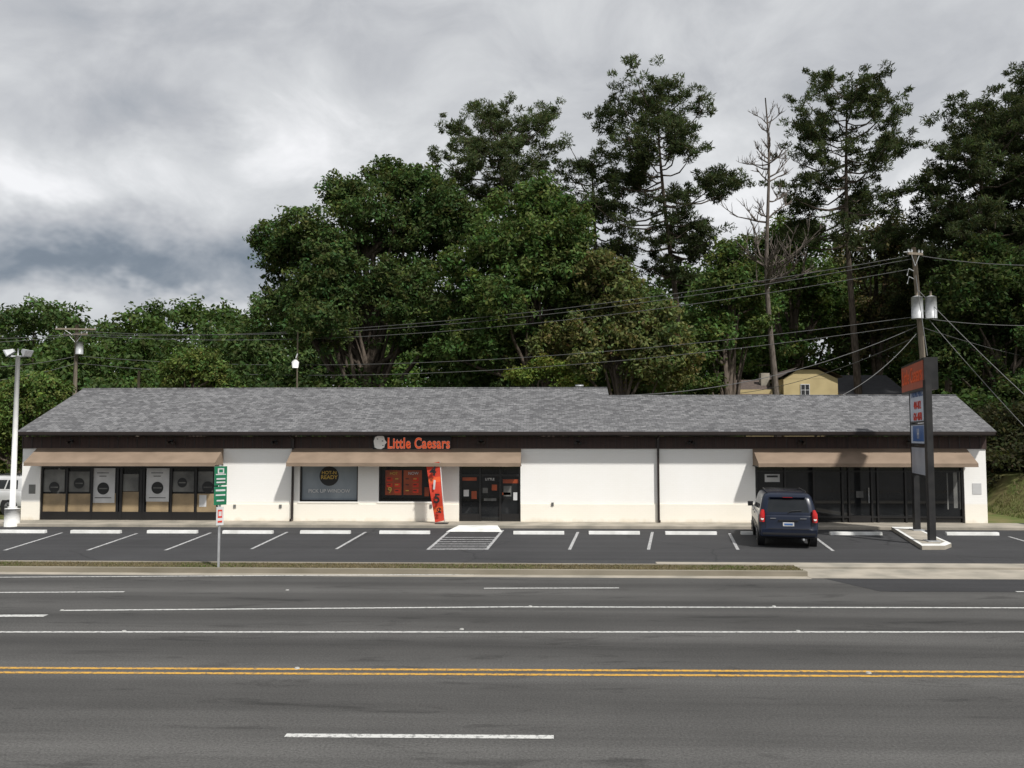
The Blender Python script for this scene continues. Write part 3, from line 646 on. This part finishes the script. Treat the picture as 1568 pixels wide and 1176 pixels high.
# ------------------------------------------------ foliage
def quadmesh(name,V,C,parent=None,k='leaf'):
    n=len(V)//4; me=bpy.data.meshes.new(name)
    me.vertices.add(n*4); me.vertices.foreach_set("co",V.astype(np.float32).ravel())
    me.loops.add(n*4); me.loops.foreach_set("vertex_index",np.arange(n*4,dtype=np.int32))
    me.polygons.add(n); me.polygons.foreach_set("loop_start",np.arange(0,n*4,4,dtype=np.int32))
    me.update(calc_edges=True)
    ca=me.color_attributes.new("Col",'FLOAT_COLOR','POINT')
    cc=np.ones((n*4,4),np.float32); cc[:,:3]=np.repeat(C,4,axis=0); ca.data.foreach_set("color",cc.ravel())
    me.materials.append(M[k]); o=bpy.data.objects.new(name,me); sc.collection.objects.link(o)
    if parent: o.parent=parent
    return o
def nrmz(a): return a/(np.linalg.norm(a,axis=1,keepdims=True)+1e-9)
def leafcloud(rng,C,rad,per,size,asp,col,flat=.7,needle=False):
    C=np.asarray(C,float); N=len(C); n=N*per
    c=np.repeat(C,per,axis=0); r=np.repeat(np.broadcast_to(rad,(N,)),per)[:,None]
    d=nrmz(rng.normal(size=(n,3))); rr=rng.uniform(.1,1,(n,1))**.5
    p=c+d*rr*r*np.array([1,1,flat])
    if needle:
        a=nrmz(d*.8+rng.normal(size=(n,3))*.6+np.array([0,0,.25])); b_=nrmz(np.cross(a,rng.normal(size=(n,3))))
    else:
        nn=nrmz(d*.6+rng.normal(size=(n,3))*.65+np.array([0,0,.5])); a=nrmz(np.cross(nn,rng.normal(size=(n,3)))); b_=np.cross(nn,a)
    s=size*rng.uniform(.6,1.35,(n,1)); 
    V=np.stack([p+a*s,p+b_*s*asp,p-a*s,p-b_*s*asp],axis=1).reshape(-1,3)
    base=np.repeat(np.asarray(col),per,axis=0)*rng.uniform(.7,1.3,(n,1))*(1+.1*rng.normal(size=(n,3)))
    return V,np.clip(base,.004,.4)
DG=np.array((.060,.092,.034)); MG=np.array((.078,.122,.040)); BG=np.array((.115,.165,.050)); OG=np.array((.120,.140,.055)); PG=np.array((.060,.076,.037)); YG_=np.array((.15,.20,.05)); BR=np.array((.082,.088,.046))
LEAFTOT=0
def lobes_to_clumps(rng,lobes,cr,sub=14,dens=1.0):
    out=[];shade=[];subs=[]
    for (c,r) in lobes:
        c=np.array(c);r=np.array(r)
        dirs=nrmz(rng.normal(size=(sub,3))); dirs[:,2]=np.where(dirs[:,2]<-.4,-dirs[:,2],dirs[:,2])
        for d in dirs:
            sc_=c+d*r*rng.uniform(.5,.9); sr=r*rng.uniform(.22,.46)
            subs.append(sc_)
            area=4*math.pi*(sr.mean()**2); k=max(4,int(area/(cr*cr*2.2)*dens)); dd=nrmz(rng.normal(size=(k,3))+d*.5)
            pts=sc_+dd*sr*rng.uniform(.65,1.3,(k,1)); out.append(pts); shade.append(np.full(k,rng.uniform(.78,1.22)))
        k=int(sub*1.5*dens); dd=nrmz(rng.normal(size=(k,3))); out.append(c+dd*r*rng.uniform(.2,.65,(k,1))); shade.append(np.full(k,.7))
    return np.concatenate(out),np.concatenate(shade),subs
def broad(name,Y,lobes,col,seed,cr=.6,per=44,size=.14,sub=14,dens=1.0,trunk_px=None):
    global LEAFTOT
    rng=np.random.default_rng(seed); L=[]
    for (px,py,rx,ry,dy) in lobes:
        p=W(px,py,Y+dy); k=Y/FPX; L.append(((p.x,p.y,p.z),(rx*k,min(rx,ry*1.2)*k*.9,ry*k)))
    C,sh,subs=lobes_to_clumps(rng,L,cr,sub,dens)
    keep=C[:,2]>hgt(0,Y)+.3; C=C[keep]; sh=sh[keep]
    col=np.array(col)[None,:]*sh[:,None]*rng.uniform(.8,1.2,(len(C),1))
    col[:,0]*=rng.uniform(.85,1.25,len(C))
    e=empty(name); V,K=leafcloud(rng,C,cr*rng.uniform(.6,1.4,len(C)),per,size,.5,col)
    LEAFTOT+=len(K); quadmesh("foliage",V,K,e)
    b=B(); cx=np.mean([l[0][0] for l in L]) if trunk_px is None else W(trunk_px,600,Y).x
    ztop=max(l[0][2] for l in L); gz=hgt(cx,Y)-.2; H=ztop-gz; rb=.022*H+.08
    sp=[Vector((cx+.3*math.sin(i*1.3+seed),Y+.3*math.cos(i*1.7),gz+H*i/5*.92)) for i in range(6)]
    b.tube(sp,[rb*(1-.16*i) for i in range(6)],'bark',10)
    rr=random.Random(seed)
    for s in subs[::2]:
        i=rr.choice((1,2,3,4)); st=sp[i]; en=Vector(s)
        if en.z<st.z: st=sp[max(1,i-1)]
        md=st.lerp(en,.5)+Vector((rr.uniform(-.5,.5),rr.uniform(-.5,.5),rr.uniform(0,.8))); b.tube([st,md,en],[rb*.35,rb*.22,.03],'bark',6)
    b.make("trunk_and_limbs",e); return e
def pine(name,px,topy,cby,Y,prof,seed,col=PG,nb=62,trunk_dx=0,spread=1.0,side=None,per=74,tn=(4,7)):
    global LEAFTOT
    rng=np.random.default_rng(seed); rr=random.Random(seed)
    T=W(px,topy,Y); zb=W(px,cby,Y).z; gz=hgt(T.x,Y)-.2; k=Y/FPX; base_x=T.x+trunk_dx*k
    def tr(z):
        t=(z-gz)/(T.z-gz); return Vector((base_x+(T.x-base_x)*t+.3*math.sin(t*5+seed),Y+.2*math.sin(t*4+seed*2),z))
    b=B(); n=12; rb=.32
    b.tube([tr(gz+(T.z-.8-gz)*i/n) for i in range(n+1)],[rb*(1-.85*i/n) for i in range(n+1)],'bark',10)
    C=[];R0=[];D=[]
    for i in range(nb):
        t=(i+rr.random())/nb; z=zb+(T.z-zb)*t*.93
        wpx=np.interp(t,[p[0] for p in prof],[p[1] for p in prof]); Lb=max(.7,wpx*k)*rr.choice((rr.uniform(.35,.7),rr.uniform(.75,1.12),rr.uniform(.8,1.1)))
        a=rr.uniform(0,6.283); d=Vector((math.cos(a),math.sin(a),0)); 
        if side is not None: Lb*=1+side*d.x
        st=tr(z); rise=Lb*(.12+.55*t*t)+rr.uniform(-.5,.6)
        pts=[]; bend=Vector((-d.y,d.x,0))*rr.uniform(-.25,.25)
        for j in range(5):
            u=j/4; pts.append(st+(d*u+bend*u*u)*Lb+Vector((0,0,rise*u**1.5-.14*Lb*math.sin(u*math.pi)))+Vector((rr.uniform(-.15,.15),rr.uniform(-.15,.15),rr.uniform(-.12,.12)))*u)
        b.tube(pts,[.10*(1-t*.6),.08*(1-t*.6),.055,.035,.015],'bark',5,False)
        ng=max(1,int(round(Lb/1.4*spread))); pr=Vector((-d.y,d.x,0)); shade=rr.uniform(.75,1.3)
        for j in range(ng):
            u=rr.uniform(.5,1.02) if j else 1.0; q=min(3.999,u*4); ii=int(q); c=pts[ii].lerp(pts[ii+1],q-ii); off=rr.uniform(-1,1)*Lb*.22*(1 if j else 0)
            cc=c+pr*off+Vector((0,0,rr.uniform(0,.5))); b.tube([c-d*abs(off)*.4,cc],[.035,.012],'bark',4,False)
            for m_ in range(rr.randint(*tn)):
                C.append((cc.x+rr.gauss(0,.6),cc.y+rr.gauss(0,.6),cc.z+rr.gauss(.1,.30))); R0.append(rr.uniform(.30,.60)); D.append(shade)
    for m_ in range(14):
        C.append((T.x+rr.gauss(0,1.0),T.y+rr.gauss(0,1.0),T.z-.8+rr.gauss(0,.45))); R0.append(.5); D.append(1)
    C=np.array(C); R0=np.array(R0); colr=np.array(col)[None,:]*rng.uniform(.75,1.3,(len(C),1))*np.array(D)[:,None]
    V,K=leafcloud(rng,C,R0,per,.17,.2,colr,.65,True); LEAFTOT+=len(K)
    e=empty(name); quadmesh("needles",V,K,e); b.make("trunk_and_branches",e); return e
broad("oak_tree",58,[(600,335,85,80,0),(490,400,75,70,-1),(425,375,40,34,0),(680,385,75,85,1),(560,480,110,90,-2),(690,500,90,90,-1),(455,490,70,60,0),(615,278,55,30,1),(525,305,38,32,0)],DG*1.1,11,sub=17)
broad("oak_tree",54,[(800,380,95,85,0),(760,450,90,90,-1),(860,470,60,80,-1),(740,540,90,60,-1),(830,318,48,38,0),(880,400,40,50,0)],MG*1.05,12,sub=16)
broad("elm_tree",51,[(930,470,62,70,0),(900,540,70,60,0),(990,530,60,60,0),(930,425,42,33,0),(1000,570,60,50,0)],OG,13,sub=15)
broad("maple_tree",56,[(1110,470,60,70,0),(1080,540,60,60,0),(1150,500,50,60,1),(1120,410,40,45,0)],MG*1.15,14,sub=14,dens=.85)
broad("maple_tree",70,[(1220,430,60,80,0),(1250,500,60,70,0),(1190,380,40,45,1),(1200,550,60,40,0)],MG*1.0,15,cr=.8,sub=12,dens=.85,size=.17)
broad("maple_tree",70,[(1340,440,60,90,0),(1370,520,60,70,0),(1310,520,50,60,1),(1340,390,40,40,0)],BR*1.25,16,cr=.8,sub=12,dens=.8,size=.17)
broad("sycamore_tree",52,[(1500,470,80,90,0),(1560,560,90,90,0),(1460,560,50,70,0),(1600,480,80,90,0),(1550,640,80,60,0)],DG*.85,17,sub=14)
broad("birch_tree",50,[(300,565,48,32,0),(270,580,30,25,0),(330,590,40,25,0)],BG,18,cr=.5,sub=10,size=.11)
broad("birch_tree",50,[(835,570,42,22,0),(800,580,22,16,0),(870,585,26,18,0)],YG_*1.0,19,cr=.45,sub=9,size=.10)
broad("dogwood_tree",47,[(50,610,50,36,0),(10,640,50,45,0),(80,600,25,25,0),(-50,640,60,60,0),(30,700,60,60,0)],BG*.95,20,cr=.5,sub=11,size=.11)
broad("dogwood_tree",55,[(1060,590,50,26,0),(960,600,60,25,0)],MG*.9,21,cr=.5,sub=10,size=.12)
pine("pine_tree",772,176,320,68,[(0,55),(.3,88),(.6,88),(.85,68),(1,50)],31,nb=50,col=PG*1.3)
pine("pine_tree",1008,134,430,60,[(0,50),(.2,85),(.45,118),(.6,82),(.8,80),(1,52)],32,nb=68,trunk_dx=40,col=PG*.95,side=-.10)
pine("pine_tree",905,232,420,64,[(0,40),(.5,55),(1,35)],36,nb=28,col=PG*.9)
pine("pine_tree",1297,122,385,60,[(0,60),(.15,98),(.4,85),(.6,90),(.85,66),(1,42)],33,nb=56,col=PG*1.0)
pine("pine_tree",1500,172,480,56,[(0,60),(.3,92),(.6,88),(.85,62),(1,42)],34,nb=78,col=PG*.85)
pine("pine_tree",1575,134,480,58,[(0,90),(.4,110),(.7,88),(1,42)],35,nb=84,col=PG*.8)
pine("pine_tree",1440,330,520,66,[(0,50),(.5,60),(1,30)],37,nb=36,col=PG*.8)
pine("pine_tree",1660,170,480,62,[(0,90),(.4,110),(.7,85),(1,28)],38,nb=40,col=PG*.8)
# dead tree
e=empty("dead_tree"); b=B(); rr=random.Random(5); Yd=55; T=W(1170,150,Yd); gz=hgt(T.x,Yd)-.2; bx=W(1186,600,Yd).x
def tr(t): return Vector((bx+(T.x-bx)*t+.2*math.sin(t*9),Yd,gz+(T.z-gz)*t))
b.tube([tr(i/14) for i in range(15)],[.27*(1-.86*i/14) for i in range(15)],'deadbark',9)
def br(p,d,L,r,dep):
    pts=[p]; q=p; 
    for i in range(4):
        d=(d+Vector((rr.uniform(-.28,.28),rr.uniform(-.28,.28),rr.uniform(-.1,.30)))).normalized(); q=q+d*L/4; pts.append(q)
    b.tube(pts,[r,r*.8,r*.6,r*.45,r*.25],'deadbark',5,False)
    if dep>0:
        for i in range(4):
            j=rr.choice((1,2,3)); dd=(d+Vector((rr.uniform(-1,1),rr.uniform(-1,1),rr.uniform(-.3,.8)))).normalized(); br(pts[j],dd,L*rr.uniform(.35,.6),r*.6,dep-1)
for i in range(30):
    t=rr.uniform(.50,.97); a=i*2.4; Lb=3.6*(1.12-t)*1.9*rr.uniform(.6,1.1)
    br(tr(t),Vector((math.cos(a),math.sin(a)*.8,rr.uniform(.0,.5))).normalized(),Lb,.12*(1.3-t),2)
b.make("dead_trunk_and_branches",e)
def woods(name,Y0_,Y1_,skyline,n,seed,cr,per,size,cols,x0,x1,low=True,sub=9):
    global LEAFTOT
    rng=np.random.default_rng(seed); CC=[];KK=[]; b=B()
    for i in range(n):
        px=x0+(x1-x0)*(i+rng.uniform(-.4,.4))/n; Y=rng.uniform(Y0_,Y1_); top=np.interp(px,[s[0] for s in skyline],[s[1] for s in skyline])+rng.uniform(-6,26)
        T=W(px,top,Y); gz=hgt(T.x,Y); H=max(4,T.z-gz); rx=rng.uniform(2.6,4.4)
        L=[((T.x,Y,T.z-rx*.8),(rx,rx,rx*.85)),((T.x+rng.uniform(-1,1),Y,gz+H*.45),(rx*1.15,rx,H*.33))]
        if low: L.append(((T.x,Y-.5,gz+H*.2),(rx*1.1,rx,H*.25)))
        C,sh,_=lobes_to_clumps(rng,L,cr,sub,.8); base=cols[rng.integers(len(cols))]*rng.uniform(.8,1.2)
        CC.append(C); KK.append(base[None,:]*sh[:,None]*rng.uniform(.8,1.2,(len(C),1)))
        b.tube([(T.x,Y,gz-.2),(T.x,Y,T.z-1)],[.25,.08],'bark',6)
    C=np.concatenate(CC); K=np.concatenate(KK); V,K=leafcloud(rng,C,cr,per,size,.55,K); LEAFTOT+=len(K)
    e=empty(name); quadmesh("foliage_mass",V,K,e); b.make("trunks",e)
sky1=[(-400,500),(0,488),(50,462),(130,463),(200,470),(270,458),(330,470),(380,460),(440,455),(520,440),(900,430),(1050,400),(1200,385),(1400,385),(1568,350),(1900,330)]
woods("woodland",95,125,sky1,56,41,1.3,26,.32,[DG*1.05,MG*.9,DG],-350,1900,False)
sky2=[(-400,530),(0,520),(150,530),(380,500),(520,480),(900,470),(1100,440),(1300,430),(1500,420),(1900,420)]
woods("woodland",74,84,sky2,42,42,1.0,28,.24,[DG*1.1,MG,DG*.9,MG*.8],-300,1850)
woods("shrubs",53,57,[(-300,600),(0,592),(120,600),(400,562),(900,562),(1090,590)],18,43,.7,32,.16,[DG,MG*.9],-260,1080)
woods("shrubs",50,56,[(1400,600),(1900,600)],8,44,.7,32,.16,[DG*.8,MG*.7],1430,1900)
woods("shrubs",44,46,[(1480,690),(1900,680)],7,45,.6,36,.12,[DG*.6,BR*.6],1530,1900,sub=7)
rng=np.random.default_rng(9)
def blades(name,x0,x1,y0,y1,zf,n,hh,parent=None,bias=0):
    x=rng.uniform(x0,x1,n); y=rng.uniform(y0,y1,n); z=zf(x,y); h=rng.uniform(.4,1.3,(n,1))*hh
    p=np.stack([x,y,z],1); a=nrmz(np.stack([rng.normal(size=n),rng.normal(size=n),np.zeros(n)],1)); lean=rng.normal(size=(n,3))*.35; lean[:,2]=1
    V=np.stack([p-a*.015,p+a*.015,p+a*.006+lean*h,p-a*.006+lean*h],1).reshape(-1,3)
    mixf=np.clip(rng.uniform(0,1,n)+.4*np.sin(x*.9)+.2*np.sin(x*2.3)+bias,0,1)[:,None]
    K=(np.array((.20,.165,.10))*mixf+np.array((.09,.13,.035))*(1-mixf))*rng.uniform(.7,1.3,(n,1)); return quadmesh(name,V,K,parent)
blades("verge_grass",-30,XR,Yk0+.17,Yk1-.15,lambda x,y:x*0+.09,20000,.035,verge,.35)
blades("bank_grass",20.8,34,35.6,41,lambda x,y:np.array([hgt(u,v) for u,v in zip(x,y)]),16000,.12)
print("LEAVES",LEAFTOT)
# ------------------------------------------------ sky
w=bpy.data.worlds.new("World"); sc.world=w; w.use_nodes=True; nt=w.node_tree; nt.nodes.clear(); g=NG(nt)
out=nt.nodes.new("ShaderNodeOutputWorld"); bg1=nt.nodes.new("ShaderNodeBackground"); bg2=nt.nodes.new("ShaderNodeBackground"); mx=nt.nodes.new("ShaderNodeMixShader")
st=nt.nodes.new("ShaderNodeTexSky"); st.sky_type='NISHITA'; st.sun_disc=False; st.sun_elevation=R(53); st.sun_rotation=R(138); bg1.inputs["Strength"].default_value=.12
nt.links.new(st.outputs[0],bg1.inputs["Color"])
tc=nt.nodes.new("ShaderNodeTexCoord").outputs["Generated"]; sp=nt.nodes.new("ShaderNodeSeparateXYZ"); nt.links.new(tc,sp.inputs[0])
X_,Y_,Z_=sp.outputs
az=g.m('ARCTAN2',X_,Y_); el=g.m('ARCSINE',Z_)
cv=nt.nodes.new("ShaderNodeCombineXYZ"); nt.links.new(az,cv.inputs[0]); nt.links.new(g.m('MULTIPLY',el,1.5),cv.inputs[1])
wn=nt.nodes.new("ShaderNodeSeparateColor"); nt.links.new(g.noise(cv.outputs[0],4.5,5,.6).outputs["Color"],wn.inputs[0])
azw=g.m('ADD',az,g.m('MULTIPLY_ADD',wn.outputs[0],.4,-.2)); elw=g.m('ADD',el,g.m('MULTIPLY_ADD',wn.outputs[1],.18,-.09))
val=None
def blob(px,py,sx,sy,A):
    global val
    d=ray(px,py).normalized(); a0=math.atan2(d.x,d.y); e0=math.asin(d.z)
    u=g.m('DIVIDE',g.m('SUBTRACT',azw,a0),sx/FPX); v=g.m('DIVIDE',g.m('SUBTRACT',elw,e0),sy/FPX)
    q=g.m('MULTIPLY',g.m('EXPONENT',g.m('MULTIPLY',g.m('ADD',g.m('MULTIPLY',u,u),g.m('MULTIPLY',v,v)),-1)),A)
    val=q if val is None else g.m('ADD',val,q)
for bl in ((50,290,170,60,.34),(410,220,150,70,.24),(250,165,120,40,-.20),(350,20,250,40,-.10),(130,425,290,50,-.56),(350,395,130,38,-.24),(330,462,130,14,.30),(60,468,120,14,.20),(640,210,120,60,.08),(1060,120,220,50,-.08),(1130,320,140,60,.26),(1400,310,120,70,.26)): blob(*bl)
n1=g.noise(cv.outputs[0],6.5,7,.58,.5).outputs["Fac"]; n2=g.noise(cv.outputs[0],2.0,3,.5).outputs["Fac"]
base=g.m('ADD',g.m('ADD',val,.70),g.m('ADD',g.m('MULTIPLY_ADD',n1,.7,-.35),g.m('MULTIPLY_ADD',n2,.3,-.15)))
colr=g.ramp(base,[(0,(.11,.135,.17)),(.22,(.19,.22,.26)),(.42,(.36,.38,.41)),(.6,(.48,.49,.51)),(.8,(.63,.64,.65)),(1,(.86,.86,.87))])
nt.links.new(colr,bg2.inputs["Color"]); bg2.inputs["Strength"].default_value=1.12
mx.inputs[0].default_value=.93; nt.links.new(bg1.outputs[0],mx.inputs[1]); nt.links.new(bg2.outputs[0],mx.inputs[2]); nt.links.new(mx.outputs[0],out.inputs["Surface"])
# ------------------------------------------------ sun
sd=bpy.data.lights.new("sun",'SUN'); sd.energy=4.2; sd.angle=R(2.5); sd.color=(1,.97,.92); so=bpy.data.objects.new("sun",sd); sc.collection.objects.link(so)
so.rotation_euler=Vector((.8,-1.0,1.55)).to_track_quat('Z','Y').to_euler()
sc.view_settings.view_transform='Standard'; sc.view_settings.look='None'; sc.view_settings.exposure=0
